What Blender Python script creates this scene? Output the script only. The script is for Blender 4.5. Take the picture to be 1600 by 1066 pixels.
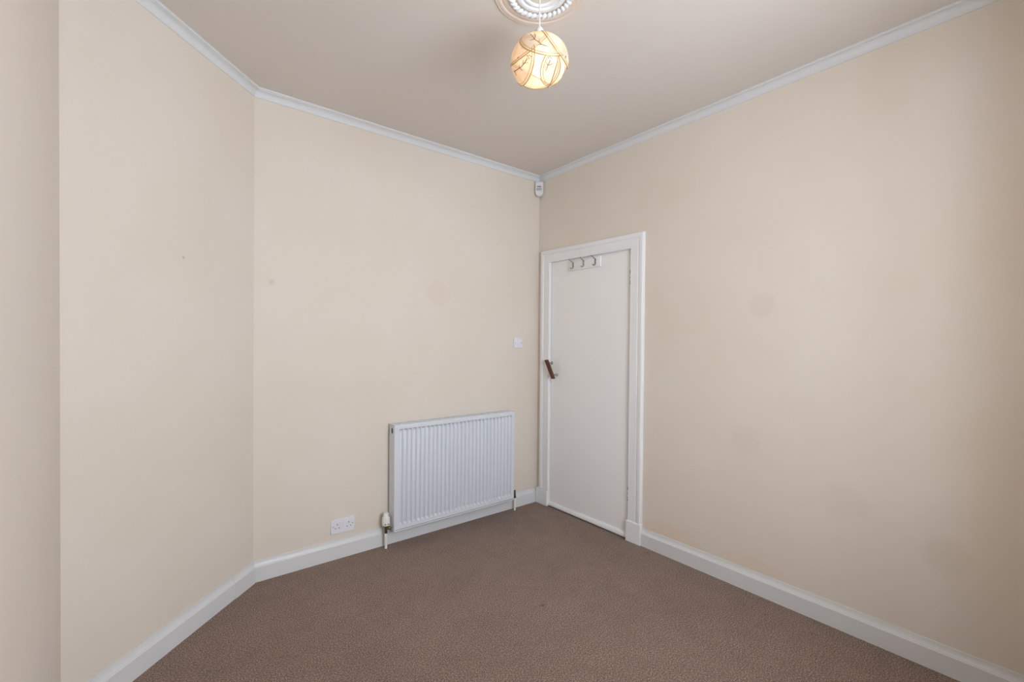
import bpy, bmesh, math, random
from mathutils import Vector, Matrix
random.seed(7)
for o in list(bpy.data.objects): bpy.data.objects.remove(o)
scn = bpy.context.scene
COL = scn.collection
PI = math.pi
V = Vector

# ------------------------------------------------------------ camera
F_PX = 705.85
CAM = V((-2.5644, -2.8511, 1.36))
pt, ro, ya = math.radians(0.647), math.radians(0.4901), math.radians(38.651)
fw = V((math.sin(ya)*math.cos(pt), math.cos(ya)*math.cos(pt), -math.sin(pt)))
r0 = V((math.cos(ya), -math.sin(ya), 0)); u0 = r0.cross(fw)
rt = r0*math.cos(ro) + u0*math.sin(ro)
up = -r0*math.sin(ro) + u0*math.cos(ro)
cd = bpy.data.cameras.new('camera'); cam = bpy.data.objects.new('camera', cd); COL.objects.link(cam)
m = Matrix.Identity(4)
for i in range(3):
    m[i][0], m[i][1], m[i][2], m[i][3] = rt[i], up[i], -fw[i], CAM[i]
cam.matrix_world = m
cd.sensor_width = 36; cd.sensor_fit = 'HORIZONTAL'; cd.lens = F_PX/1600*36
cd.shift_y = 7.18/1600; cd.clip_start = 0.01
scn.camera = cam

# ------------------------------------------------------------ light, exposure
SKY = 14.2
w = bpy.data.worlds.new('sky'); scn.world = w; w.use_nodes = True
bg = w.node_tree.nodes['Background']
bg.inputs[0].default_value = (0.85, 0.94, 1.05, 1); bg.inputs[1].default_value = SKY
scn.view_settings.view_transform = 'Standard'; scn.view_settings.look = 'None'
scn.view_settings.gamma = 1; scn.view_settings.use_curve_mapping = False
scn.view_settings.exposure = 0.0
WIN = (-2.10, -0.84, 0.80, 2.40)      # added window opening x0 x1 z0 z1 in the front wall, behind the camera
YF = -3.06                            # inner face of the front wall
pl = bpy.data.lights.new('window_portal', 'AREA'); pl.shape = 'RECTANGLE'
pl.size = WIN[1]-WIN[0]; pl.size_y = WIN[3]-WIN[2]; pl.cycles.is_portal = True
po = bpy.data.objects.new('window_portal', pl); COL.objects.link(po)
po.location = ((WIN[0]+WIN[1])/2, YF-0.58, (WIN[2]+WIN[3])/2); po.rotation_euler = (PI/2, 0, 0)
BULB = 21.0

# ------------------------------------------------------------ room measures
H = 2.7355
BX = -2.1184
ang = math.radians(45.8)
dd = V((-math.cos(ang), -math.sin(ang), 0)); dn = V((math.sin(ang), -math.cos(ang), 0))
Bp = V((BX, 0, 0)); Ep = Bp + dd*0.9837
XL = Ep.x

# ------------------------------------------------------------ materials
def newmat(name):
    mt = bpy.data.materials.new(name); mt.use_nodes = True
    nt = mt.node_tree; b = nt.nodes['Principled BSDF']
    return mt, nt, b
def s2l(c):
    return tuple(((x/255)/12.92 if x/255 <= .04045 else ((x/255+.055)/1.055)**2.4) for x in c) + (1,)
def paint(name, rgb, rough=.5, var=.03, scale=9, bump=.05, bscale=60, metal=0, spec=.5):
    mt, nt, b = newmat(name); N = nt.nodes; L = nt.links
    g = N.new('ShaderNodeNewGeometry')
    n = N.new('ShaderNodeTexNoise'); n.inputs['Scale'].default_value = scale; n.inputs['Detail'].default_value = 4
    L.new(g.outputs['Position'], n.inputs['Vector'])
    mx = N.new('ShaderNodeMix'); mx.data_type = 'RGBA'
    c = s2l(rgb)
    mx.inputs[6].default_value = tuple(x*(1-var) for x in c[:3])+(1,)
    mx.inputs[7].default_value = tuple(min(1, x*(1+var)) for x in c[:3])+(1,)
    L.new(n.outputs['Fac'], mx.inputs[0]); L.new(mx.outputs[2], b.inputs['Base Color'])
    b.inputs['Roughness'].default_value = rough; b.inputs['Metallic'].default_value = metal
    b.inputs['Specular IOR Level'].default_value = spec
    if bump:
        n2 = N.new('ShaderNodeTexNoise'); n2.inputs['Scale'].default_value = bscale; n2.inputs['Detail'].default_value = 3
        L.new(g.outputs['Position'], n2.inputs['Vector'])
        bp = N.new('ShaderNodeBump'); bp.inputs['Strength'].default_value = bump; bp.inputs['Distance'].default_value = .002
        L.new(n2.outputs['Fac'], bp.inputs['Height']); L.new(bp.outputs[0], b.inputs['Normal'])
    return mt
def wallmat(name, rgb, spots=()):
    """emulsion paint: faint cloudy variation, roller stipple and the marks that the wall itself carries"""
    mt, nt, b = newmat(name); N = nt.nodes; L = nt.links
    g = N.new('ShaderNodeNewGeometry')
    n = N.new('ShaderNodeTexNoise'); n.inputs['Scale'].default_value = 1.6; n.inputs['Detail'].default_value = 5
    n.inputs['Roughness'].default_value = .55
    L.new(g.outputs['Position'], n.inputs['Vector'])
    rp = N.new('ShaderNodeValToRGB'); rp.color_ramp.elements[0].position = .38; rp.color_ramp.elements[1].position = .62
    c = s2l(rgb)
    rp.color_ramp.elements[0].color = (c[0]*.985, c[1]*.975, c[2]*.955, 1)
    rp.color_ramp.elements[1].color = (c[0]*1.005, c[1]*1.01, c[2]*1.03, 1)
    L.new(n.outputs['Fac'], rp.inputs[0])
    cur = rp.outputs[0]
    nd = N.new('ShaderNodeTexNoise'); nd.inputs['Scale'].default_value = 14
    L.new(g.outputs['Position'], nd.inputs['Vector'])
    for (p, r, col, amt, sq) in spots:
        mp = N.new('ShaderNodeVectorMath'); mp.operation = 'SUBTRACT'; mp.inputs[1].default_value = p
        L.new(g.outputs['Position'], mp.inputs[0])
        sc = N.new('ShaderNodeVectorMath'); sc.operation = 'MULTIPLY'; sc.inputs[1].default_value = tuple(1/(r*q) for q in sq)
        L.new(mp.outputs[0], sc.inputs[0])
        ln = N.new('ShaderNodeVectorMath'); ln.operation = 'LENGTH'; L.new(sc.outputs[0], ln.inputs[0])
        ad = N.new('ShaderNodeMath'); ad.operation = 'MULTIPLY_ADD'; ad.inputs[1].default_value = .5
        L.new(nd.outputs['Fac'], ad.inputs[0]); L.new(ln.outputs['Value'], ad.inputs[2])
        mr = N.new('ShaderNodeMapRange'); mr.inputs[1].default_value = .75; mr.inputs[2].default_value = 1.35
        mr.inputs[3].default_value = amt; mr.inputs[4].default_value = 0; mr.interpolation_type = 'SMOOTHSTEP'
        L.new(ad.outputs[0], mr.inputs[0])
        mx = N.new('ShaderNodeMix'); mx.data_type = 'RGBA'; mx.inputs[7].default_value = s2l(col)
        L.new(mr.outputs[0], mx.inputs[0]); L.new(cur, mx.inputs[6]); cur = mx.outputs[2]
    L.new(cur, b.inputs['Base Color']); b.inputs['Roughness'].default_value = .75
    b.inputs['Specular IOR Level'].default_value = .25
    n2 = N.new('ShaderNodeTexNoise'); n2.inputs['Scale'].default_value = 22; n2.inputs['Detail'].default_value = 6
    L.new(g.outputs['Position'], n2.inputs['Vector'])
    bp = N.new('ShaderNodeBump'); bp.inputs['Strength'].default_value = .12; bp.inputs['Distance'].default_value = .004
    L.new(n2.outputs['Fac'], bp.inputs['Height']); L.new(bp.outputs[0], b.inputs['Normal'])
    return mt
CREAM = (228, 217, 204)
GREY = (203, 190, 174); WARM = (228, 196, 164)
M = {}
M['wall_back'] = wallmat('cream_wall_back', CREAM, [
    ((-.961, 0, 1.694), .105, (222, 204, 181), .34, (1, 1, 1)), ((-2.03, 0, 1.68), .02, GREY, .4, (1, 1, 1))])
M['wall_right'] = wallmat('cream_wall_right', CREAM, [
    ((0, -1.79, 1.558), .08, (214, 200, 184), .35, (1, 1, 1)), ((0, -1.716, .821), .09, (214, 200, 184), .25, (1, 1, 1)),
    ((0, -2.52, .48), .09, GREY, .22, (1, 1, 1)), ((0, -1.25, .12), .17, WARM, .34, (1, 1.5, .6)),
    ((0, -1.75, .13), .15, WARM, .2, (1, 1.5, .5)), ((0, -2.18, .6), .11, GREY, .15, (1, 1, 1))])
M['wall'] = wallmat('cream_wall', CREAM, [((-2.45, -.34, 1.72), .008, (170, 158, 144), .5, (1, 1, 1))])
M['ceiling'] = paint('ceiling_paint', (223, 214, 206), .8, .012, 2, .06, 40, spec=.2)
M['cornice'] = paint('cornice_paint', (222, 222, 222), .55, .01, 8, .03, 50, spec=.3)
M['gloss'] = paint('white_gloss_woodwork', (240, 240, 240), .34, .012, 5, .05, 30)
M['skirt'] = paint('white_gloss_skirting', (223, 223, 223), .36, .012, 5, .05, 30)
M['door'] = paint('white_satin_door', (246, 244, 242), .42, .012, 2.5, .05, 14)
M['enamel'] = paint('white_radiator_enamel', (221, 224, 229), .3, .008, 3, 0)
M['plastic'] = paint('white_plastic', (232, 232, 237), .35, .006, 10, 0)
M['cap_plastic'] = paint('ivory_white_plastic', (240, 240, 232), .4, .006, 10, 0)
M['pir'] = paint('pale_grey_plastic', (226, 226, 226), .45, .006, 10, 0)
M['lens'] = paint('grey_sensor_lens', (176, 180, 180), .4, .02, 80, 0)
M['dark'] = paint('black_recess', (28, 26, 26), .6, .05, 20, 0)
M['slot'] = paint('dark_grey_slot', (84, 80, 78), .6, .05, 20, 0)
M['rust'] = paint('worn_dark_screw', (70, 60, 54), .6, .1, 60, 0)
M['seam'] = paint('grey_seam', (140, 137, 136), .6, .03, 20, 0)
M['brass'] = paint('tarnished_brass', (128, 114, 84), .35, .15, 60, 0, metal=1)
M['gold'] = paint('gold_rim', (206, 168, 98), .3, .1, 60, 0, metal=.7)
M['chrome'] = paint('dull_chrome', (170, 168, 166), .22, .05, 40, 0, metal=1)
M['hook'] = paint('aged_nickel_hook', (150, 140, 124), .35, .12, 90, 0, metal=.8)
M['steel'] = paint('dark_steel', (88, 86, 82), .4, .1, 60, 0, metal=.8)
M['wood'] = None
M['plaster'] = paint('white_plaster', (240, 243, 246), .6, .01, 20, .06, 90, spec=.3)
M['plaster_warm'] = paint('cream_plaster', (226, 212, 200), .7, .03, 14, .08, 60, spec=.2)
M['print'] = paint('brown_printed_sprig', (150, 112, 82), .6, .1, 50, 0)
M['cord'] = paint('white_cord', (238, 230, 224), .5, .01, 30, 0)
def woodmat():
    mt, nt, b = newmat('dark_brown_wood'); N = nt.nodes; L = nt.links
    g = N.new('ShaderNodeNewGeometry'); mp = N.new('ShaderNodeMapping')
    mp.inputs['Rotation'].default_value = (math.radians(32), 0, 0); mp.inputs['Scale'].default_value = (60, 260, 14)
    L.new(g.outputs['Position'], mp.inputs[0])
    n = N.new('ShaderNodeTexNoise'); n.inputs['Scale'].default_value = 1; n.inputs['Detail'].default_value = 5
    L.new(mp.outputs[0], n.inputs['Vector'])
    rp = N.new('ShaderNodeValToRGB'); rp.color_ramp.elements[0].position = .3; rp.color_ramp.elements[1].position = .7
    rp.color_ramp.elements[0].color = s2l((66, 36, 24)); rp.color_ramp.elements[1].color = s2l((116, 70, 48))
    L.new(n.outputs['Fac'], rp.inputs[0]); L.new(rp.outputs[0], b.inputs['Base Color']); b.inputs['Roughness'].default_value = .4
    return mt
M['wood'] = woodmat()
def carpetmat():
    mt, nt, b = newmat('brown_twist_carpet'); N = nt.nodes; L = nt.links
    g = N.new('ShaderNodeNewGeometry')
    def noise(scale, det, rgh=.5):
        n = N.new('ShaderNodeTexNoise'); n.inputs['Scale'].default_value = scale; n.inputs['Detail'].default_value = det
        n.inputs['Roughness'].default_value = rgh
        L.new(g.outputs['Position'], n.inputs['Vector']); return n.outputs['Fac']
    f = noise(180, 4, .7)
    rp = N.new('ShaderNodeValToRGB'); e = rp.color_ramp.elements
    e[0].position = .33; e[0].color = s2l((66, 51, 42)); e[1].position = .68; e[1].color = s2l((198, 171, 151))
    k = e.new(.5); k.color = s2l((130, 107, 92))
    L.new(f, rp.inputs[0])
    big = noise(2.6, 4); mid = noise(11, 4)
    ad = N.new('ShaderNodeMath'); ad.operation = 'ADD'; L.new(big, ad.inputs[0]); L.new(mid, ad.inputs[1])
    mr = N.new('ShaderNodeMapRange'); mr.inputs[1].default_value = .75; mr.inputs[2].default_value = 1.25
    mr.inputs[3].default_value = .90; mr.inputs[4].default_value = 1.06
    L.new(ad.outputs[0], mr.inputs[0])
    cur = mr.outputs[0]
    nd = noise(60, 3)
    for (p, r, amt) in (((-.991, -1.155, 0), .022, .5), ((-.073, -1.149, 0), .03, .22), ((-.143, -2.098, 0), .02, .3), ((-.165, -1.9, 0), .012, .3),
                        ((-1.03, -1.14, 0), .014, .25), ((-.96, -1.13, 0), .012, .25)):
        di = N.new('ShaderNodeVectorMath'); di.operation = 'DISTANCE'; di.inputs[1].default_value = p
        L.new(g.outputs['Position'], di.inputs[0])
        a2 = N.new('ShaderNodeMath'); a2.operation = 'MULTIPLY_ADD'; a2.inputs[1].default_value = r*1.6
        L.new(nd, a2.inputs[0]); L.new(di.outputs['Value'], a2.inputs[2])
        m2 = N.new('ShaderNodeMapRange'); m2.inputs[1].default_value = r*.8; m2.inputs[2].default_value = r*1.8
        m2.inputs[3].default_value = 1-amt; m2.inputs[4].default_value = 1; L.new(a2.outputs[0], m2.inputs[0])
        mu = N.new('ShaderNodeMath'); mu.operation = 'MULTIPLY'; L.new(cur, mu.inputs[0]); L.new(m2.outputs[0], mu.inputs[1]); cur = mu.outputs[0]
    vm = N.new('ShaderNodeVectorMath'); vm.operation = 'SCALE'; L.new(rp.outputs[0], vm.inputs[0]); L.new(cur, vm.inputs['Scale'])
    L.new(vm.outputs[0], b.inputs['Base Color'])
    b.inputs['Roughness'].default_value = 1; b.inputs['Specular IOR Level'].default_value = .05
    b.inputs['Sheen Weight'].default_value = .15; b.inputs['Sheen Roughness'].default_value = .6
    bp = N.new('ShaderNodeBump'); bp.inputs['Strength'].default_value = .55; bp.inputs['Distance'].default_value = .006
    L.new(f, bp.inputs['Height'])
    b2 = N.new('ShaderNodeBump'); b2.inputs['Strength'].default_value = .35; b2.inputs['Distance'].default_value = .01
    L.new(mid, b2.inputs['Height']); L.new(b2.outputs[0], bp.inputs['Normal'])
    L.new(bp.outputs[0], b.inputs['Normal'])
    return mt
M['carpet'] = carpetmat()
def petalmat():
    mt = bpy.data.materials.new('cream_shade_petal'); mt.use_nodes = True; nt = mt.node_tree; N = nt.nodes; L = nt.links
    N.clear(); out = N.new('ShaderNodeOutputMaterial')
    g = N.new('ShaderNodeNewGeometry'); n = N.new('ShaderNodeTexNoise'); n.inputs['Scale'].default_value = 38; n.inputs['Detail'].default_value = 5
    L.new(g.outputs['Position'], n.inputs['Vector'])
    rp = N.new('ShaderNodeValToRGB'); rp.color_ramp.elements[0].position = .35; rp.color_ramp.elements[1].position = .6
    rp.color_ramp.elements[0].color = s2l((248, 236, 218)); rp.color_ramp.elements[1].color = s2l((252, 244, 232))
    L.new(n.outputs['Fac'], rp.inputs[0])
    d = N.new('ShaderNodeBsdfDiffuse'); t = N.new('ShaderNodeBsdfTranslucent'); tr = N.new('ShaderNodeBsdfTransparent')
    L.new(rp.outputs[0], d.inputs[0]); L.new(rp.outputs[0], t.inputs[0]); tr.inputs[0].default_value = (1, .96, .90, 1)
    m1 = N.new('ShaderNodeMixShader'); m1.inputs[0].default_value = .5; L.new(d.outputs[0], m1.inputs[1]); L.new(t.outputs[0], m1.inputs[2])
    m2 = N.new('ShaderNodeMixShader'); m2.inputs[0].default_value = .09; L.new(m1.outputs[0], m2.inputs[1]); L.new(tr.outputs[0], m2.inputs[2])
    gl = N.new('ShaderNodeBsdfGlossy'); gl.inputs['Roughness'].default_value = .25
    m3 = N.new('ShaderNodeMixShader'); m3.inputs[0].default_value = .03; L.new(m2.outputs[0], m3.inputs[1]); L.new(gl.outputs[0], m3.inputs[2])
    L.new(m3.outputs[0], out.inputs[0]); return mt
M['petal'] = petalmat()
def emitmat(name, col, st):
    mt, nt, b = newmat(name); b.inputs['Base Color'].default_value = col; b.inputs['Emission Color'].default_value = col
    b.inputs['Emission Strength'].default_value = st; return mt
M['bulb'] = emitmat('lit_bulb', (1, .86, .66, 1), BULB)
def glassmat():
    mt = bpy.data.materials.new('window_glass'); mt.use_nodes = True; nt = mt.node_tree; N = nt.nodes; L = nt.links
    N.clear(); out = N.new('ShaderNodeOutputMaterial'); tr = N.new('ShaderNodeBsdfTransparent'); gl = N.new('ShaderNodeBsdfGlossy')
    gl.inputs['Roughness'].default_value = .02; mx = N.new('ShaderNodeMixShader'); mx.inputs[0].default_value = .06
    L.new(tr.outputs[0], mx.inputs[1]); L.new(gl.outputs[0], mx.inputs[2]); L.new(mx.outputs[0], out.inputs[0]); return mt
M['glass'] = glassmat()

# ------------------------------------------------------------ helpers (all shapes are given in world metres)
def obj(name, bm, mat, parent=None, smooth=None):
    me = bpy.data.meshes.new(name)
    if parent is not None:
        r = parent
        while r.parent: r = r.parent
        bmesh.ops.translate(bm, verts=bm.verts, vec=-r.location)
    bmesh.ops.recalc_face_normals(bm, faces=bm.faces)
    bm.to_mesh(me); bm.free(); me.materials.append(mat)
    if smooth is not None:
        me.polygons.foreach_set('use_smooth', [True]*len(me.polygons))
        me.set_sharp_from_angle(angle=math.radians(smooth))
    o = bpy.data.objects.new(name, me); COL.objects.link(o)
    if parent is not None: o.parent = parent
    return o
def thing(name, label, cat, loc, group=None):
    o = bpy.data.objects.new(name, None); COL.objects.link(o); o.location = loc; o.empty_display_size = .05
    o['label'] = label; o['category'] = cat
    if group: o['group'] = group
    return o
def struct(o, label=None, cat=None):
    o['kind'] = 'structure'
    if label: o['label'] = label
    if cat: o['category'] = cat
    return o
def box(bm, x0, x1, y0, y1, z0, z1, bev=0, seg=2):
    x0, x1 = sorted((x0, x1)); y0, y1 = sorted((y0, y1)); z0, z1 = sorted((z0, z1))
    vs = [bm.verts.new((x, y, z)) for x in (x0, x1) for y in (y0, y1) for z in (z0, z1)]
    q = [(0, 1, 3, 2), (4, 6, 7, 5), (0, 4, 5, 1), (2, 3, 7, 6), (0, 2, 6, 4), (1, 5, 7, 3)]
    fs = [bm.faces.new([vs[i] for i in f]) for f in q]
    if bev:
        es = {e for f in fs for e in f.edges}
        bmesh.ops.bevel(bm, geom=list(es), offset=bev, segments=seg, profile=.5, affect='EDGES')
    return vs
def tube(bm, pts, rad, seg=10, cap=True):
    pts = [V(p) for p in pts]; n = len(pts)
    rads = rad if isinstance(rad, (list, tuple)) else [rad]*n
    t0 = (pts[1]-pts[0]).normalized(); ref = V((0, 0, 1)) if abs(t0.z) < .9 else V((1, 0, 0))
    s = t0.cross(ref).normalized(); rings = []
    for i, p in enumerate(pts):
        a = pts[max(i-1, 0)]; c = pts[min(i+1, n-1)]; t = (c-a).normalized()
        s = (s - t*s.dot(t)).normalized(); q = t.cross(s)
        rings.append([bm.verts.new(p+(s*math.cos(2*PI*k/seg)+q*math.sin(2*PI*k/seg))*rads[i]) for k in range(seg)])
    for a, c in zip(rings, rings[1:]):
        for k in range(seg): bm.faces.new((a[k], a[(k+1) % seg], c[(k+1) % seg], c[k]))
    if cap: bm.faces.new(rings[0]); bm.faces.new(rings[-1])
def lathe(bm, origin, axis, prof, seg=24):
    """prof: list of (distance along the axis, radius)"""
    axis = V(axis).normalized(); o = V(origin)
    ref = V((0, 0, 1)) if abs(axis.z) < .9 else V((1, 0, 0))
    s = axis.cross(ref).normalized(); q = axis.cross(s); prev = None
    for h, r in prof:
        if r < 1e-6: ring = [bm.verts.new(o+axis*h)]
        else: ring = [bm.verts.new(o+axis*h+(s*math.cos(2*PI*k/seg)+q*math.sin(2*PI*k/seg))*r) for k in range(seg)]
        if prev:
            for k in range(seg):
                k2 = (k+1) % seg
                a = [prev[0]] if len(prev) == 1 else [prev[k], prev[k2]]
                b = [ring[0]] if len(ring) == 1 else [ring[k2], ring[k]]
                if len(a)+len(b) > 2: bm.faces.new(a+b)
        prev = ring
    return bm
def sweep(bm, stations, prof, base):
    """stations: (point in plan, mitre vector into the room); prof: (distance off the wall, height), closed"""
    rings = [[bm.verts.new((p.x+mv.x*d, p.y+mv.y*d, base+z)) for d, z in prof] for p, mv in stations]
    n = len(prof)
    for a, c in zip(rings, rings[1:]):
        for k in range(n): bm.faces.new((a[k], a[(k+1) % n], c[(k+1) % n], c[k]))
    bm.faces.new(rings[0]); bm.faces.new(rings[-1])
def mitre(n1, n2):
    n1, n2 = V(n1), V(n2); s = n1+n2; return s/(s.dot(n1))

# ------------------------------------------------------------ structure
T = .12
DO = (-.128, -.970, 2.03)      # rough opening for the door: y left, y right, z top
bm = bmesh.new(); box(bm, BX-.3, T, 0, T, 0, H); struct(obj('wall_back', bm, M['wall_back']), 'cream painted wall behind the radiator, faint grey round mark', 'wall')
bm = bmesh.new()
box(bm, 0, T, DO[0], 0, 0, H); box(bm, 0, T, DO[1], DO[0], DO[2], H); box(bm, 0, T, YF-.3, DO[1], 0, H); box(bm, T-.002, T+.02, DO[0]+.02, DO[1]-.02, -.02, DO[2]+.02)  # last box: unseen backing added to stop light leaking under the door
struct(obj('wall_right', bm, M['wall_right']), 'long cream painted wall with the door at its far end', 'wall')
def wall_between(a, b, n, name, mat):
    bm = bmesh.new(); o = n*T
    vs = [bm.verts.new((p.x, p.y, z)) for z in (0, H) for p in (a, b, b-o, a-o)]
    for f in ((0, 1, 2, 3), (4, 5, 6, 7), (0, 1, 5, 4), (1, 2, 6, 5), (2, 3, 7, 6), (3, 0, 4, 7)): bm.faces.new([vs[i] for i in f])
    return struct(obj(name, bm, mat))
wd = wall_between(Bp, Ep, dn, 'wall_diagonal', M['wall']); wd['label'] = 'angled cream wall across the left corner of the room'; wd['category'] = 'wall'
wl = wall_between(Ep, V((XL, YF, 0)), V((1, 0, 0)), 'wall_left', M['wall']); wl['label'] = 'strip of cream wall at the left edge of the photo'; wl['category'] = 'wall'
bm = bmesh.new()
x0, x1, z0, z1 = WIN
FT = .60  # wall made deep so the reveal keeps grazing daylight off the side walls
box(bm, XL-T, x0, YF-FT, YF, 0, H); box(bm, x1, T, YF-FT, YF, 0, H)
box(bm, x0, x1, YF-FT, YF, 0, z0); box(bm, x0, x1, YF-FT, YF, z1, H)
struct(obj('wall_front', bm, M['wall']), 'cream wall with the added window, behind the camera', 'wall')
def slab(name, z0_, z1_, mat):
    bm = bmesh.new()
    pts = [(T, T), (BX-.05, T), (XL-T, Ep.y+.05), (XL-T, YF-FT), (T, YF-FT)]
    a = [bm.verts.new((x, y, z0_)) for x, y in pts]; b = [bm.verts.new((x, y, z1_)) for x, y in pts]
    bm.faces.new(a); bm.faces.new(b)
    for i in range(5): bm.faces.new((a[i], a[(i+1) % 5], b[(i+1) % 5], b[i]))
    return struct(obj(name, bm, mat))
fl = slab('floor', -.1, 0, M['carpet']); fl['label'] = 'brown twist pile carpet covering the whole floor'; fl['category'] = 'carpet'
ce = slab('ceiling', H, H+.1, M['ceiling']); ce['label'] = 'plain off-white painted ceiling'; ce['category'] = 'ceiling'

NB, NR, NL, ND, NF = V((0, -1, 0)), V((-1, 0, 0)), V((1, 0, 0)), dn, V((0, 1, 0))
P_R, P_B, P_D, P_L = V((0, 0, 0)), Bp, Ep, V((XL, YF, 0))
P_F = V((0, YF, 0))
# cornice: bead at the ceiling, cove below
cov = [(0, 0), (.0405, 0), (.0405, -.0060), (.0380, -.0090), (.0315, -.0090), (.0315, -.0125)]
for k in range(1, 8):
    a = k/8*PI/2; cov.append((.0315-.0265*math.sin(a), -.0125-.0275*(1-math.cos(a))))
cov += [(.005, -.040), (.005, -.0445), (0, -.0445)]
runs = [('trim_1', P_R, NR+NB, P_B, mitre(NB, ND), 'white coved cornice above the back wall'),
        ('trim_2', P_B, mitre(NB, ND), P_D, mitre(ND, NL), 'white coved cornice above the angled wall'),
        ('trim_3', P_D, mitre(ND, NL), P_L, NL+NF, 'white coved cornice above the left wall'),
        ('trim_4', P_R, NR+NB, P_F, NR+NF, 'white coved cornice above the long right wall'),
        ('trim_5', P_L, NL+NF, P_F, NR+NF, 'white coved cornice above the window wall')]
for nm, a, ma, b, mb, lab in runs:
    bm = bmesh.new(); sweep(bm, [(a, ma), (b, mb)], cov, H); struct(obj(nm, bm, M['cornice'], smooth=30), lab, 'cornice')
# skirting boards
SK = [(0, 0), (.0167, 0), (.0167, .082), (.0150, .0845), (.0135, .0850), (.0128, .0885), (.0105, .0915), (.0072, .0990), (.0052, .1085), (.0046, .1159), (0, .1159)]
def skirt(name, sts, lab):
    bm = bmesh.new(); sweep(bm, sts, SK, 0); return struct(obj(name, bm, M['skirt'], smooth=25), lab, 'skirting board')
skirt('baseboard_back', [(P_R, NR*.0+NB), (P_B, mitre(NB, ND))], 'white skirting board running behind the radiator')
bd = skirt('baseboard_diagonal', [(P_B, mitre(NB, ND)), (P_D, mitre(ND, NL))], 'white skirting board along the angled wall')
bm = bmesh.new()
a = Bp+dd*.012; b = Bp+dd*.165
sweep(bm, [(a, dn), (b, dn)], [(d+.0028 if d > 0 else .001, z+(.002 if z > 0 else 0)) for d, z in SK], 0)
obj('filler_board', bm, M['skirt'], bd, smooth=25)
skirt('baseboard_left', [(P_D, mitre(ND, NL)), (P_L, NL)], 'white skirting board at the foot of the left wall')
skirt('baseboard_right', [(V((0, -1.052, 0)), NR), (P_F, NR)], 'white skirting board along the long right wall, from door frame to window wall')
skirt('baseboard_front', [(P_L+V((.017, 0, 0)), NF), (P_F-V((.017, 0, 0)), NF)], 'white skirting board under the added window')

# unseen window behind the camera, added to supply the daylight
wn = thing('added_window_1', 'added white framed double casement window, unseen behind the camera', 'window', ((x0+x1)/2, YF-.51, z0)); wn['kind'] = 'structure'
bm = bmesh.new(); fr = .055; ya_, yb_ = YF-.54, YF-.48
box(bm, x0, x1, ya_, yb_, z0, z0+fr); box(bm, x0, x1, ya_, yb_, z1-fr, z1)
for xx in (x0, (x0+x1)/2-fr/2, x1-fr): box(bm, xx, xx+fr, ya_, yb_, z0+fr, z1-fr)
obj('window_frame', bm, M['gloss'], wn)
for xa, xb in ((x0+fr, (x0+x1)/2-fr/2), ((x0+x1)/2+fr/2, x1-fr)):
    bm = bmesh.new(); box(bm, xa, xb, YF-.514, YF-.508, z0+fr, z1-fr); obj('pane', bm, M['glass'], wn)
bm = bmesh.new(); box(bm, x0, x1, YF-.48, YF+.02, z0-.02, z0+.012, .004); obj('window_sill', bm, M['gloss'], wn)

# ------------------------------------------------------------ door, lining and architrave
def headz(y): return 2.1045 + (y+.046)*.0118          # the head drops a little towards the hinges
fr_ = thing('trim_6', 'white moulded door frame with plinth blocks', 'door frame', (0, -.55, 0)); fr_['kind'] = 'structure'
# architrave profile across its width: (s from inner edge, depth off wall)
AP = [(0, 0), (0, .018), (.003, .021), (.007, .0195), (.010, .0195), (.060, .0215), (.0625, .018), (.066, .018), (.069, .0225), (.074, .0245), (.096, .0245), (.101, .021), (.103, 0)]
yl, yr = -.150, -.950        # inner edges
def leg(side):
    bm = bmesh.new(); yi = yl if side > 0 else yr; rings = []
    for top in (0, 1):
        ring = []
        for s, d in AP:
            y = yi+side*s
            z = .13 if not top else (headz(y)-.103+s)
            ring.append(bm.verts.new((-d, y, z)))
        rings.append(ring)
    n = len(AP)
    for k in range(n): bm.faces.new((rings[0][k], rings[0][(k+1) % n], rings[1][(k+1) % n], rings[1][k]))
    bm.faces.new(rings[0]); bm.faces.new(rings[1]); return bm
obj('architrave', leg(1), M['gloss'], fr_, smooth=25)
obj('architrave', leg(-1), M['gloss'], fr_, smooth=25)
bm = bmesh.new(); rings = []
for sd, yi in ((1, yl), (-1, yr)):
    rings.append([bm.verts.new((-d, yi+sd*s, headz(yi+sd*s)-.103+s)) for s, d in AP])
n = len(AP)
for k in range(n): bm.faces.new((rings[0][k], rings[0][(k+1) % n], rings[1][(k+1) % n], rings[1][k]))
bm.faces.new(rings[0]); bm.faces.new(rings[1])
obj('architrave', bm, M['gloss'], fr_, smooth=25)
for ya1, yb1, zt in ((-.020, -.1515, .131), (-.940, -1.056, .146)):
    bm = bmesh.new(); box(bm, -.030, 0, ya1, yb1, 0, zt, .003)
    for v in bm.verts:
        if v.co.z > zt-.004 and v.co.x < -.015: v.co.z -= .006
    obj('plinth_block', bm, M['gloss'], fr_)
# lining: jambs, head and the stop the door closes on
bm = bmesh.new()
box(bm, 0, T, DO[0], yl, 0, DO[2]); box(bm, 0, T, yr, DO[1], 0, DO[2])
box(bm, 0, T, yl, yr, 2.012, DO[2])
box(bm, .05, T, yl, yl-.014, 0, 2.012); box(bm, .05, T, yr, yr+.014, 0, 2.012); box(bm, .05, T, yl, yr, 1.998, 2.012)
obj('door_lining', bm, M['gloss'], fr_)

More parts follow.
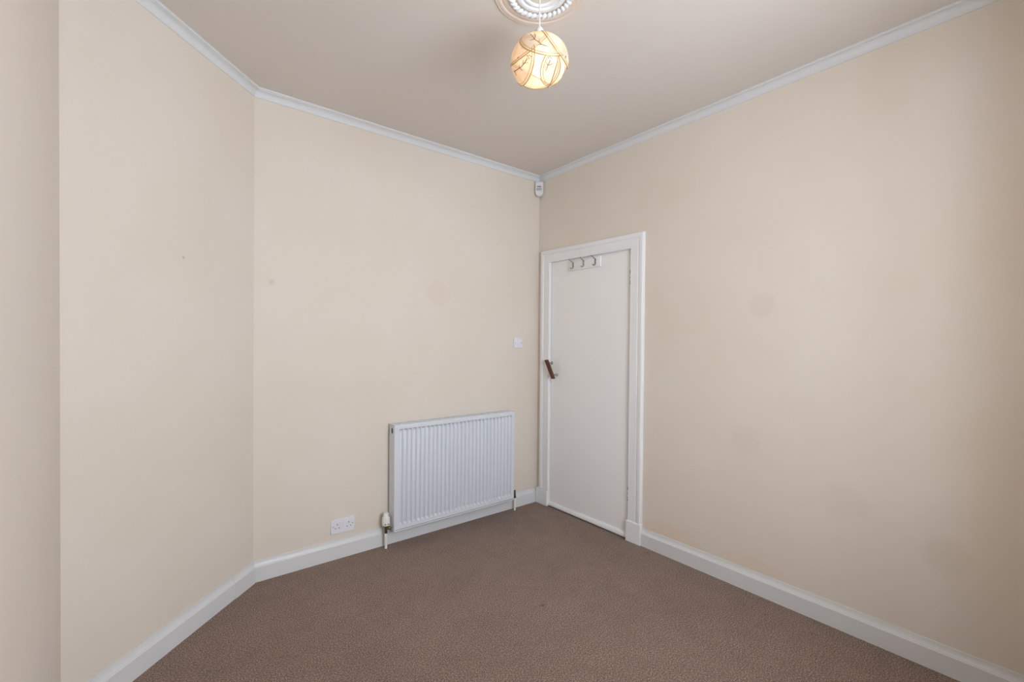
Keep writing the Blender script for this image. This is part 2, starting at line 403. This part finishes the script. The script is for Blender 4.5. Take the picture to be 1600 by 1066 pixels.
DY0, DY1 = -.1535, -.936     # leaf edges
dr = thing('door_1', 'white flush door with a slanting brown pull handle', 'door', (.03, -.945, 0)); dr['kind'] = 'structure'
bm = bmesh.new()
vs = box(bm, .006, .046, DY0, DY1, .014, 2.004)
for v in vs:
    if v.co.z > 1: v.co.z = 2.0065 if v.co.y > -.5 else 1.999
bmesh.ops.bevel(bm, geom=list(bm.edges), offset=.0015, segments=1, affect='EDGES')
obj('door_panel', bm, M['door'], dr)
bm = bmesh.new()      # weather strip along the foot, deepening towards the hinges
rg = []
for y, zt in ((DY0+.001, .036), (DY1+.001, .043)):
    rg.append([bm.verts.new((x, y, z)) for x, z in ((.006, .010), (-.013, .010), (-.014, .013), (-.010, zt-.010), (-.004, zt-.002), (.006, zt))])
for k in range(6): bm.faces.new((rg[0][k], rg[0][(k+1) % 6], rg[1][(k+1) % 6], rg[1][k]))
bm.faces.new(rg[0]); bm.faces.new(rg[1])
obj('draught_strip', bm, M['gloss'], dr, smooth=40)
# hinges
for zc in (1.802, .315):
    bm = bmesh.new()
    box(bm, .001, .0062, -.926, -.9425, zc-.052, zc+.052, .001, 1)
    hg = obj('hinge', bm, M['gloss'], dr)
    bm = bmesh.new()
    for k in range(5):
        a = zc-.05+k*.0203
        lathe(bm, (-.003, -.943, a), (0, 0, 1), [(0, 0), (0, .0055), (.0185, .0055), (.0185, 0)], 12)
    obj('knuckles', bm, M['gloss'], hg, smooth=40)
    bm = bmesh.new()
    lathe(bm, (-.003, -.943, zc-.051), (0, 0, 1), [(0, 0), (0, .0032), (.104, .0032), (.104, 0)], 10)
    for zz in (zc-.044, zc-.030, zc-.002, zc+.030, zc+.044):
        lathe(bm, (.0015, -.934, zz), (-1, 0, 0), [(0, .0046), (.0012, .0042), (.0014, 0)], 8)
    box(bm, -.0088, -.006, -.9445, -.941, zc+.024, zc+.043); box(bm, -.0088, -.006, -.9445, -.941, zc-.047, zc-.036)
    obj('worn_screws', bm, M['rust'], hg)
# pull handle: flat wooden bar on two metal posts
pa, pb = V((-.052, -.158, 1.205)), V((-.052, -.242, 1.056))
ax = (pb-pa).normalized(); sd = V((1, 0, 0)).cross(ax).normalized()
bm = bmesh.new()
hw, ht = .0150, .010
def barv(p, shift, s1, s2): return bm.verts.new(p+ax*shift+sd*(hw*s1)+V((ht*s2, 0, 0)))
ring = []
for p, e in ((pa, -1), (pb, 1)):
    for s1, s2 in ((-1, -1), (1, -1), (1, 1), (-1, 1)):
        ring.append(barv(p, -.006*s1, s1, s2))
a, b = ring[:4], ring[4:]
bm.faces.new(a); bm.faces.new(b)
for k in range(4): bm.faces.new((a[k], a[(k+1) % 4], b[(k+1) % 4], b[k]))
bmesh.ops.recalc_face_normals(bm, faces=bm.faces)
bmesh.ops.bevel(bm, geom=list(bm.edges), offset=.002, segments=2, affect='EDGES')
hb = obj('pull_handle', bm, M['wood'], dr, smooth=40)
hb['label'] = 'dark brown wooden handle bar set at a slant'
for y, z in ((-.164, 1.178), (-.220, 1.085)):
    bm = bmesh.new()
    # post runs from the leaf to the bar
    tp = V((-.043, y-.004, z)); bs = V((.006, y, z))
    tube(bm, [bs, bs.lerp(tp, .5), tp], .0045, 12)
    lathe(bm, (.006, y, z), (-1, 0, 0), [(0, 0), (0, .012), (.004, .0115), (.007, .008), (.012, .0052), (.012, 0)], 20)
    obj('handle_post', bm, M['chrome'], hb, smooth=40)

# ------------------------------------------------------------ hook rack on the door
hk = thing('coat_hook_rack', 'white board with three metal coat hooks fixed across the top of the door', 'hook rack', (.006, -.515, 1.905))
bm = bmesh.new(); box(bm, -.008, .006, -.358, -.674, 1.906, 1.984, .003, 2); obj('board', bm, M['gloss'], hk, smooth=40)
for y, tl, dz in ((-.404, .046, 0), (-.513, .034, .002), (-.628, .044, .0)):
    bm = bmesh.new()
    zt, zb = 1.963+dz, 1.932+dz
    up_pts = [(-.011, y, zb+.004), (-.012, y, zt), (-.016, y, zt+.006), (-.011-tl*.6, y, zt+.015), (-.011-tl, y, zt+.024)]
    tube(bm, up_pts, [.0032, .0032, .0030, .0026, .0024], 10)
    lathe(bm, up_pts[-1], (-1, 0, .8), [(-.003, 0), (-.002, .003), (.0, .0042), (.002, .003), (.003, 0)], 12)
    lo = [(-.011, y, zb+.006)]
    for k in range(7):
        a = PI*k/6*.85; lo.append((-.011-.013*(1-math.cos(a)), y, zb-.002-.012*math.sin(a)))
    tube(bm, lo, [.0032]+[.003]*6+[.0026], 10)
    lathe(bm, lo[-1], (-.2, 0, 1), [(-.003, 0), (-.002, .003), (.0, .004), (.002, .003), (.003, 0)], 12)
    box(bm, -.0105, -.008, y-.007, y+.007, zb-.004, zt+.006, .001, 1)
    obj('hook', bm, M['hook'], hk, smooth=50)

# ------------------------------------------------------------ radiator
X0, X1, RZ0, RZ1 = -1.331, -.333, .113, .802
YFr, YBk = -.100, -.016
rd = thing('radiator', 'white ribbed panel radiator low on the back wall', 'radiator', ((X0+X1)/2, -.06, 0))
NF_ = 29; gx0, gx1 = X0+.0305, X1-.0215; pitch = (gx1-gx0)/NF_
bm = bmesh.new()
gz0, gz1 = RZ0+.038, RZ1-.036
cols = [X0, X0+.002]
dep = [0, 0]
cols += [X0+.012]; dep += [0]
for k in range(NF_):
    c = gx0+(k+.5)*pitch
    for off, d in ((-.0125, 0), (-.0075, .9), (-.0055, 1), (.0055, 1), (.0075, .9), (.0125, 0)): cols.append(c+off); dep.append(d)
cols += [X1-.002, X1]; dep += [0, 0]
rows = [(RZ0, 0), (RZ0+.006, 0), (gz0-.008, 0), (gz0+.004, 1.35), (gz0+.014, 1), (gz1-.014, 1), (gz1-.003, 1.45), (gz1+.009, 0), (RZ1-.012, 0), (RZ1-.006, 0)]
D = .0135
grid = []
for z, wz in rows:
    grid.append([bm.verts.new((x, YFr+D*d*wz, z)) for x, d in zip(cols, dep)])
# rounded top and bottom returns
grid.append([bm.verts.new((x, YFr+.002, RZ1-.001)) for x in cols]); grid.append([bm.verts.new((x, YFr+.006, RZ1)) for x in cols]); grid.append([bm.verts.new((x, YFr+.012, RZ1)) for x in cols])
grid.insert(0, [bm.verts.new((x, YFr+.003, RZ0-.003)) for x in cols]); grid.insert(0, [bm.verts.new((x, YFr+.012, RZ0-.003)) for x in cols])
for a, b in zip(grid, grid[1:]):
    for k in range(len(cols)-1): bm.faces.new((a[k], a[k+1], b[k+1], b[k]))
bmesh.ops.recalc_face_normals(bm, faces=bm.faces)
ext = bmesh.ops.solidify(bm, geom=list(bm.faces), thickness=.0012)
obj('front_panel', bm, M['enamel'], rd, smooth=35)
# seam lip along the foot of the panel
bm = bmesh.new(); box(bm, X0+.001, X1-.001, YFr-.0045, YFr+.004, RZ0-.0055, RZ0+.0015, .001, 1); 
obj('bottom_lip', bm, M['enamel'], rd)
bm = bmesh.new(); box(bm, X0+.006, X1-.006, YFr-.0006, YFr+.002, RZ0+.0015, RZ0+.0055); obj('weld_seam', bm, M['seam'], rd)
# rear panel and convector fins
bm = bmesh.new(); box(bm, X0+.012, X1-.012, YBk-.012, YBk, RZ0, RZ1-.004, .003); obj('rear_panel', bm, M['enamel'], rd)
bm = bmesh.new()
for k in range(58):
    x = X0+.03+k*(X1-X0-.06)/57
    box(bm, x-.0006, x+.0006, YFr+.012, YBk-.012, RZ0+.03, RZ1-.03)
cf = obj('convector_fins', bm, M['enamel'], rd); cf['kind'] = 'stuff'
# side panel with a round hole showing the air vent
def sidepanel(x, hole):
    bm = bmesh.new(); xs = (x, x+(.0015 if hole else -.0015))
    cy, cz, rr, m_ = (YFr+YBk)/2-.004, RZ1-.040, .017, 32
    loops = []
    for xx in xs:
        outer, inner = [], []
        for k in range(m_):
            a = 2*PI*k/m_; c, s = math.cos(a), math.sin(a)
            inner.append(bm.verts.new((xx, cy+rr*c*.8, cz+rr*s*1.2)))
            hy, hz0, hz1 = .037, .036, .036
            t = min(hy/abs(c) if abs(c) > 1e-6 else 9, hz1/abs(s) if abs(s) > 1e-6 else 9)
            outer.append(bm.verts.new((xx, cy+t*c, cz+t*s)))
        loops.append((outer, inner))
        for k in range(m_): bm.faces.new((outer[k], outer[(k+1) % m_], inner[(k+1) % m_], inner[k]))
    for k in range(m_):
        k2 = (k+1) % m_
        bm.faces.new((loops[0][1][k], loops[0][1][k2], loops[1][1][k2], loops[1][1][k]))
        bm.faces.new((loops[0][0][k], loops[0][0][k2], loops[1][0][k2], loops[1][0][k]))
    box(bm, xs[0], xs[1], YFr+.001, YBk, RZ0-.002, cz-.036)
    box(bm, xs[0], xs[1], YFr+.001, YBk, RZ1-.002, RZ1)
    # rounded folded edges
    box(bm, xs[0], xs[1]+(.008 if hole else -.008), YBk-.002, YBk, RZ0, RZ1, 0)
    return bm
obj('side_panel', sidepanel(X0-.001, True), M['enamel'], rd)
obj('side_panel', sidepanel(X1+.001, False), M['enamel'], rd)
bm = bmesh.new(); box(bm, X0+.0015, X0+.030, YFr+.012, YBk-.012, RZ1-.075, RZ1-.012); obj('cavity_shade', bm, M['dark'], rd)  # solid black block, painted shade for the inside of the hole
bm = bmesh.new(); lathe(bm, (X0+.003, -.054, RZ1-.036), (-1, 0, 0), [(0, 0), (0, .008), (.003, .008), (.003, .004), (.0045, .004), (.0045, 0)], 12); obj('air_vent_plug', bm, M['chrome'], rd, smooth=40)
# top grille: frame, lengthwise bars, cross bars
bm = bmesh.new()
for y, wd_ in ((YFr+.0125, .004), (-.084, .003), (-.074, .003), (-.064, .003), (-.054, .003), (-.044, .003), (YBk-.003, .005)):
    box(bm, X0, X1, y-wd_/2, y+wd_/2, RZ1-.0025, RZ1+.0008)
for k in range(17):
    x = X0+.004+k*(X1-X0-.008)/16; box(bm, x-.004, x+.004, YFr+.011, YBk, RZ1-.003, RZ1+.0004)
obj('top_grille', bm, M['enamel'], rd)
# brackets to the wall
for x in (X0+.13, X1-.13):
    bm = bmesh.new(); box(bm, x-.02, x+.02, YBk, 0, RZ0+.03, RZ1-.06); obj('wall_bracket', bm, M['enamel'], rd)
# thermostatic valve on the left
tv = bmesh.new(); vx, vy = -1.370, -.061
lathe(tv, (vx, vy, .100), (0, 0, 1), [(0, 0), (0, .0105), (.014, .0105), (.015, .008), (.020, .008), (.021, .011), (.036, .011), (.040, .014), (.052, .0145), (.052, 0)], 8)
tube(tv, [(vx, vy, .127), (vx+.022, vy, .127)], .0075, 12)
lathe(tv, (vx+.018, vy, .127), (1, 0, 0), [(0, 0), (0, .0115), (.012, .0115), (.012, .0075), (X0-vx-.012, .0075), (X0-vx-.012, 0)], 6)
vb = obj('valve_body', tv, M['brass'], rd, smooth=30); vb['label'] = 'brass angle body of the thermostatic valve'
bm = bmesh.new()
lathe(bm, (vx, vy, .151), (0, 0, 1), [(0, 0), (0, .021), (.003, .0245), (.012, .0255), (.046, .0255), (.052, .0235), (.055, .021), (.056, .0185), (.078, .0175), (.081, .0155), (.082, 0)], 32)
vh = obj('valve_head', bm, M['cap_plastic'], vb, smooth=30)
bm = bmesh.new()
for a in (-1.75, -1.0):      # dark setting marks on the collar
    c = V((vx+.0256*math.cos(a-.35), vy+.0256*math.sin(a-.35), .165)); t = V((-math.sin(a-.35), math.cos(a-.35), 0))
    tube(bm, [c-t*.005, c+t*.005], .0026, 6)
obj('setting_mark', bm, M['dark'], vb)
bm = bmesh.new(); tube(bm, [(vx, vy, 0), (vx, vy, .05), (vx, vy, .101)], .0085, 16); obj('pipe', bm, M['cap_plastic'], rd, smooth=40)
bm = bmesh.new(); rx, ry = -.287, -.055
lathe(bm, (rx, ry, .100), (0, 0, 1), [(0, 0), (0, .0105), (.014, .0105), (.015, .0085), (.022, .0085), (.030, .0095), (.034, .008), (.058, .0075), (.062, .006), (.063, 0)], 12)
tube(bm, [(rx, ry, .122), (X1, ry, .122)], .0075, 12)
lv = obj('lockshield_valve', bm, M['steel'], rd, smooth=30); lv['label'] = 'small dark metal lockshield valve'
bm = bmesh.new(); tube(bm, [(rx, ry, 0), (rx, ry, .05), (rx, ry, .101)], .0078, 16); obj('pipe', bm, M['cap_plastic'], rd, smooth=40)

# ------------------------------------------------------------ double socket
sx0, sx1, sz0, sz1 = -1.702, -1.5565, .1545, .2405
so = thing('wall_socket', 'white double switched wall socket just above the skirting board', 'socket', ((sx0+sx1)/2, 0, sz0))
bm = bmesh.new(); box(bm, sx0, sx1, -.0095, 0, sz0, sz1, .0012, 1)
pf = obj('faceplate', bm, M['plastic'], so, smooth=40)
def flat(bm, x, z, w_, h_, y=-.0096, t=.0008): box(bm, x-w_/2, x+w_/2, y-t, y+.001, z-h_/2, z+h_/2)
for cx_, side in ((-1.6635, -1), (-1.5925, 1)):
    bm = bmesh.new(); flat(bm, cx_, .2115, .0042, .0085); flat(bm, cx_-.011, .1885, .0066, .0042); flat(bm, cx_+.011, .1885, .0066, .0042)
    obj('pin_holes', bm, M['slot'], pf)
    bm = bmesh.new(); box(bm, -1.6295-.0115+side*.0095+.0045, -1.6295-.0115+side*.0095+.0185, -.0125, -.009, .1985, .2235, .001, 1)
    rk = obj('rocker_switch', bm, M['plastic'], pf)
for x in (-1.6885, -1.5695):
    bm = bmesh.new(); lathe(bm, (x, -.009, .2), (0, -1, 0), [(0, 0), (0, .0030), (.001, .0028), (.001, 0)], 12); obj('screw', bm, M['slot'], pf)

# ------------------------------------------------------------ light switch
lx0, lx1, lz0, lz1 = -.2695, -.1795, 1.2985, 1.3805
ls = thing('light_switch', 'square white light switch on the back wall beside the door frame', 'light switch', ((lx0+lx1)/2, 0, lz0))
bm = bmesh.new(); box(bm, lx0, lx1, -.010, 0, lz0, lz1, .003, 2); lp = obj('faceplate', bm, M['plastic'], ls, smooth=40)
bm = bmesh.new(); vs = box(bm, -.2335, -.2155, -.0145, -.009, 1.322, 1.353)
for v in vs:
    if v.co.z > 1.34 and v.co.y < -.012: v.co.y = -.0105
obj('rocker', bm, M['plastic'], ls)
for x in (-.2575, -.1915):
    bm = bmesh.new(); lathe(bm, (x, -.0098, 1.339), (0, -1, 0), [(0, 0), (0, .0034), (.001, .003), (.001, 0)], 12); obj('screw', bm, M['slot'], ls)

# ------------------------------------------------------------ motion sensor in the corner
ps = thing('motion_sensor', 'small pale grey motion sensor in the corner below the cornice', 'alarm sensor', (-.02, -.02, 2.56))
e1 = V((1, -1, 0)).normalized(); e2 = V((-1, -1, 0)).normalized()      # width, outward
def pirbody(hw_, z0_, z1_, d0, d1, rb=.026, rtp=.008, inset=.004, rise=0):
    bm = bmesh.new(); pts = []
    for k in range(13):
        a = PI+PI*k/12; pts.append((hw_*math.cos(a), z0_+rb+rb*math.sin(a)))
    for k in range(5):
        a = PI/2*k/4; pts.append((hw_-rtp+rtp*math.cos(a), z1_-rtp+rtp*math.sin(a)))
    for k in range(5):
        a = PI/2+PI/2*k/4; pts.append((-hw_+rtp+rtp*math.cos(a), z1_-rtp+rtp*math.sin(a)))
    def ring(d, ins):
        zc = (z0_+z1_)/2
        return [bm.verts.new(e1*(s*(1-ins/hw_))+e2*d+V((0, 0, zc+(z-zc)*(1-ins/(z1_-z0_)*2)))) for s, z in pts]
    rs = [ring(d0, 0), ring(d1-.006, 0), ring(d1-.002, inset*.5), ring(d1, inset)]
    for a, b in zip(rs, rs[1:]):
        for k in range(len(pts)): bm.faces.new((a[k], a[(k+1) % len(pts)], b[(k+1) % len(pts)], b[k]))
    bm.faces.new(rs[0]); bm.faces.new(rs[-1]); return bm
obj('casing', pirbody(.0335, 2.562, 2.679, .0335, .070), M['pir'], ps, smooth=35)
def pl_face(zc, hh, hw_, mat, nm, d=.0698, t=.0012, curve=0):
    bm = bmesh.new(); A = []
    n_ = 8
    for dd_ in (d-.002, d+t):
        row = []
        for z in (zc-hh, zc+hh):
            row.append([bm.verts.new(e1*(-hw_+2*hw_*k/n_)+e2*(dd_+curve*math.sin(PI*k/n_))+V((0, 0, z))) for k in range(n_+1)])
        A.append(row)
    for k in range(n_):
        bm.faces.new((A[0][0][k], A[0][0][k+1], A[0][1][k+1], A[0][1][k])); bm.faces.new((A[1][0][k], A[1][0][k+1], A[1][1][k+1], A[1][1][k]))
        for j in (0, 1): bm.faces.new((A[0][j][k], A[0][j][k+1], A[1][j][k+1], A[1][j][k]))
    for k in (0, n_): bm.faces.new((A[0][0][k], A[0][1][k], A[1][1][k], A[1][0][k]))
    return obj(nm, bm, mat, ps, smooth=35)
pl_face(2.6385, .0035, .017, M['slot'], 'indicator_slot')
pl_face(2.6165, .0105, .022, M['lens'], 'sensor_lens', curve=.004)
bm = bmesh.new(); lathe(bm, e2*.070+V((0, 0, 2.604)), e2, [(0, .008), (.0025, .006), (.003, 0)], 16); obj('lens_dome', bm, M['pir'], ps, smooth=50)

# ------------------------------------------------------------ ceiling rose
RC = V((-1.3602, -1.511, H))
cr = thing('ceiling_rose', 'round moulded plaster ceiling rose with a beaded rope ring', 'ceiling rose', RC)
dn_ = (0, 0, -1)
bm = bmesh.new(); lathe(bm, RC, dn_, [(0, .189), (.003, .189), (.005, .186), (.0045, .179), (.007, .176), (.007, .167), (.004, .162), (.0065, .157), (.0065, .146), (.0035, .141), (.0035, .098)], 96)
o = obj('outer_moulding', bm, M['plaster_warm'], cr, smooth=30)
bm = bmesh.new(); lathe(bm, RC, dn_, [(.003, .104), (.008, .101), (.011, .096), (.012, .089), (.011, .083), (.006, .080), (.004, .078), (.007, .074), (.010, .069), (.0105, .064), (.008, .059), (.004, .056)], 96)
obj('inner_ring', bm, M['plaster'], cr, smooth=40)
bm = bmesh.new(); lathe(bm, RC, dn_, [(.004, .0575), (.003, .05), (.003, .012), (.0, .0)], 64); obj('centre_disc', bm, M['ceiling'], cr, smooth=30)
NBD = 34; bead_me = None
for k in range(NBD):
    a = 2*PI*k/NBD
    if bead_me is None:
        bm = bmesh.new(); bmesh.ops.create_icosphere(bm, subdivisions=2, radius=1)
        for v in bm.verts:
            x, y, z = v.co; v.co = (x*.0165, y*.0098*(1-.3*x), z*.0085)
        bead_me = bpy.data.meshes.new('bead'); bm.to_mesh(bead_me); bm.free(); bead_me.materials.append(M['plaster'])
        bead_me.polygons.foreach_set('use_smooth', [True]*len(bead_me.polygons))
    o = bpy.data.objects.new('bead', bead_me); COL.objects.link(o); o.parent = cr
    o.location = (.120*math.cos(a), .120*math.sin(a), -.0095); o.rotation_euler = (0, 0, a+.75)

# ------------------------------------------------------------ pendant lamp
LC = V((-1.3645, -1.5080, 2.4660)); R = .1115
lamp = thing('pendant_lamp', 'lit pendant lamp with overlapping cream petal shade edged in gold', 'ceiling lamp', (LC.x, LC.y, H))
AH, AV = .1085, .0870          # half width and half height of the shade
def dirv(px, py):
    """where a sight line through a measured point of the shade meets the shade, as a direction on the unit sphere"""
    X, Y = 760+px/6.661, py/6.6625
    d = (fw + rt*((X-800)/F_PX) - up*((Y-533-7.18)/F_PX)).normalized()
    o = CAM-LC; sc = V((1/AH, 1/AH, 1/AV))
    o = V((o.x*sc.x, o.y*sc.y, o.z*sc.z)); d = V((d.x*sc.x, d.y*sc.y, d.z*sc.z))
    A_, B2, C2 = d.dot(d), o.dot(d), o.dot(o)-1
    disc = B2*B2-A_*C2
    t = (-B2-math.sqrt(disc))/A_ if disc > 0 else -B2/A_
    return (o+d*t).normalized()
def shape(d, k):
    low = max(0., -d.z)
    return LC + V((d.x*AH*(1+.13*low), d.y*AH*(1+.13*low), d.z*AV))*k
def cap_of(p1, p2, p3, inside):
    a, b, c = dirv(*p1), dirv(*p2), dirv(*p3); n_ = (b-a).cross(c-a).normalized(); d = n_.dot(a)
    if n_.dot(dirv(*inside)) < d: n_, d = -n_, -d
    return n_, math.acos(max(-1, min(1, d)))
def petal(n_, al, k, motif=None, flare=.03):
    bm = bmesh.new(); s = n_.cross(V((0, 0, 1)) if abs(n_.z) < .9 else V((1, 0, 0))).normalized(); q = n_.cross(s)
    NR_, NS = 12, 48; c0 = bm.verts.new(shape(n_, k)); prev = None; rim = []
    for i in range(1, NR_+1):
        a = al*i/NR_; ring = []
        for j in range(NS):
            t = 2*PI*j/NS; d = n_*math.cos(a)+(s*math.cos(t)+q*math.sin(t))*math.sin(a)
            if d.z > .985: d = V((d.x, d.y, .985)).normalized()
            kk = k*(1+flare*(i/NR_)**3*max(0, -d.z))
            p = shape(d, kk); ring.append(bm.verts.new(p))
            if i == NR_: rim.append(p)
        if prev is None:
            for j in range(NS): bm.faces.new((c0, ring[j], ring[(j+1) % NS]))
        else:
            for j in range(NS): bm.faces.new((prev[j], ring[j], ring[(j+1) % NS], prev[(j+1) % NS]))
        prev = ring
    o = obj('petal', bm, M['petal'], lamp, smooth=60)
    bm = bmesh.new(); tube(bm, rim+[rim[0]], .00165, 6, cap=False); obj('gold_edge', bm, M['gold'], o, smooth=60)
    if motif is not None:
        pts = []
        for j in range(NS+1):
            t = 2*PI*j/NS; a = al-.085; d = n_*math.cos(a)+(s*math.cos(t)+q*math.sin(t))*math.sin(a)
            if d.z > .985: d = V((d.x, d.y, .985)).normalized()
            pts.append(shape(d, k*(1.004+flare*((al-.085)/al)**3*max(0, -d.z))))
        bm = bmesh.new(); tube(bm, pts, .0009, 6, cap=False); obj('gold_line', bm, M['gold'], o, smooth=60)
    if motif:
        bm = bmesh.new()
        def on(p):
            d = dirv(*p); a = d.angle(n_)
            return shape(d, k*(1.005+flare*(a/al)**3*max(0, -d.z)))
        for ln in motif:
            if len(ln) == 1:
                c = on(ln[0]); bmesh.ops.create_icosphere(bm, subdivisions=1, radius=.0021, matrix=Matrix.Translation(c))
            else:
                pts = [on(p) for p in ln]
                tube(bm, pts, [.0014]*(len(pts)-1)+[.0005], 6)
        obj('leaf_sprig', bm, M['print'], o)
    return o
mA = [[(462, 365), (490, 395), (500, 415), (545, 445), (570, 470), (605, 483), (638, 496)], [(505, 415), (512, 380), (500, 350)], [(498, 418), (455, 428)], [(550, 448), (548, 410)], [(572, 472), (520, 478)]]
mD = [[(440, 620), (412, 665), (385, 700), (350, 722), (315, 742), (282, 742)], [(412, 665), (445, 660)], [(400, 680), (398, 635)], [(370, 712), (400, 738)], [(365, 715), (362, 680)], [(315, 742), (342, 782)], [(445, 605)], [(458, 588)], [(474, 600)], [(456, 620)], [(438, 590)]]
mE = [[(655, 635), (645, 665), (632, 690), (622, 715), (608, 752)], [(640, 690), (688, 668)], [(632, 690), (612, 655)], [(640, 612)], [(654, 600)], [(664, 616)]]
mF = [[(806, 700), (802, 740), (785, 775), (765, 800)], [(800, 740), (822, 745)]]
mB = [[(800, 605)], [(803, 592)], [(797, 596)]]
mC = [[(345, 612)], [(348, 603)]]
A = cap_of((355, 430), (500, 557), (765, 585), (540, 430))
B_ = cap_of((575, 325), (735, 560), (852, 722), (800, 450))
C_ = cap_of((258, 688), (350, 637), (462, 545), (330, 500))
D_ = cap_of((508, 600), (470, 790), (372, 860), (380, 680))
E_ = cap_of((742, 600), (655, 868), (440, 903), (560, 760))
F_ = (dirv(770, 715), math.radians(47))
print('caps', [round(math.degrees(c[1])) for c in (A, B_, C_, D_, E_, F_)])
petal(*A, 1.035, mA); petal(*B_, 1.055, mB, .0); petal(*C_, 1.025, mC); petal(*D_, 1.015, mD, .10); petal(*E_, .995, mE, .05); petal(*F_, .985, mF, .03)
rotz = Matrix.Rotation(math.radians(170), 3, 'Z')
for c, k, fl_ in ((D_, .985, .05), ((dirv(730, 700), math.radians(60)), .965, .03), (A, 1.0, .02)):
    petal(rotz @ c[0], c[1], k, None, fl_)
bm = bmesh.new(); tube(bm, [(LC.x, LC.y, H-.006), (LC.x, LC.y, 2.66), (LC.x, LC.y, 2.598)], .0032, 10); obj('cord', bm, M['cord'], lamp, smooth=60)
bm = bmesh.new(); lathe(bm, (LC.x, LC.y, 2.604), dn_, [(0, 0), (0, .0045), (.004, .006), (.014, .0135), (.020, .016), (.026, .016), (.030, .014), (.124, .014), (.124, 0)], 24); obj('lamp_holder', bm, M['plastic'], lamp, smooth=35)
bm = bmesh.new(); lathe(bm, (LC.x, LC.y, 2.488), dn_, [(0, 0), (0, .012), (.006, .012), (.010, .0155), (.070, .0155), (.078, .013), (.083, .007), (.085, 0)], 24); obj('bulb', bm, M['bulb'], lamp, smooth=50)
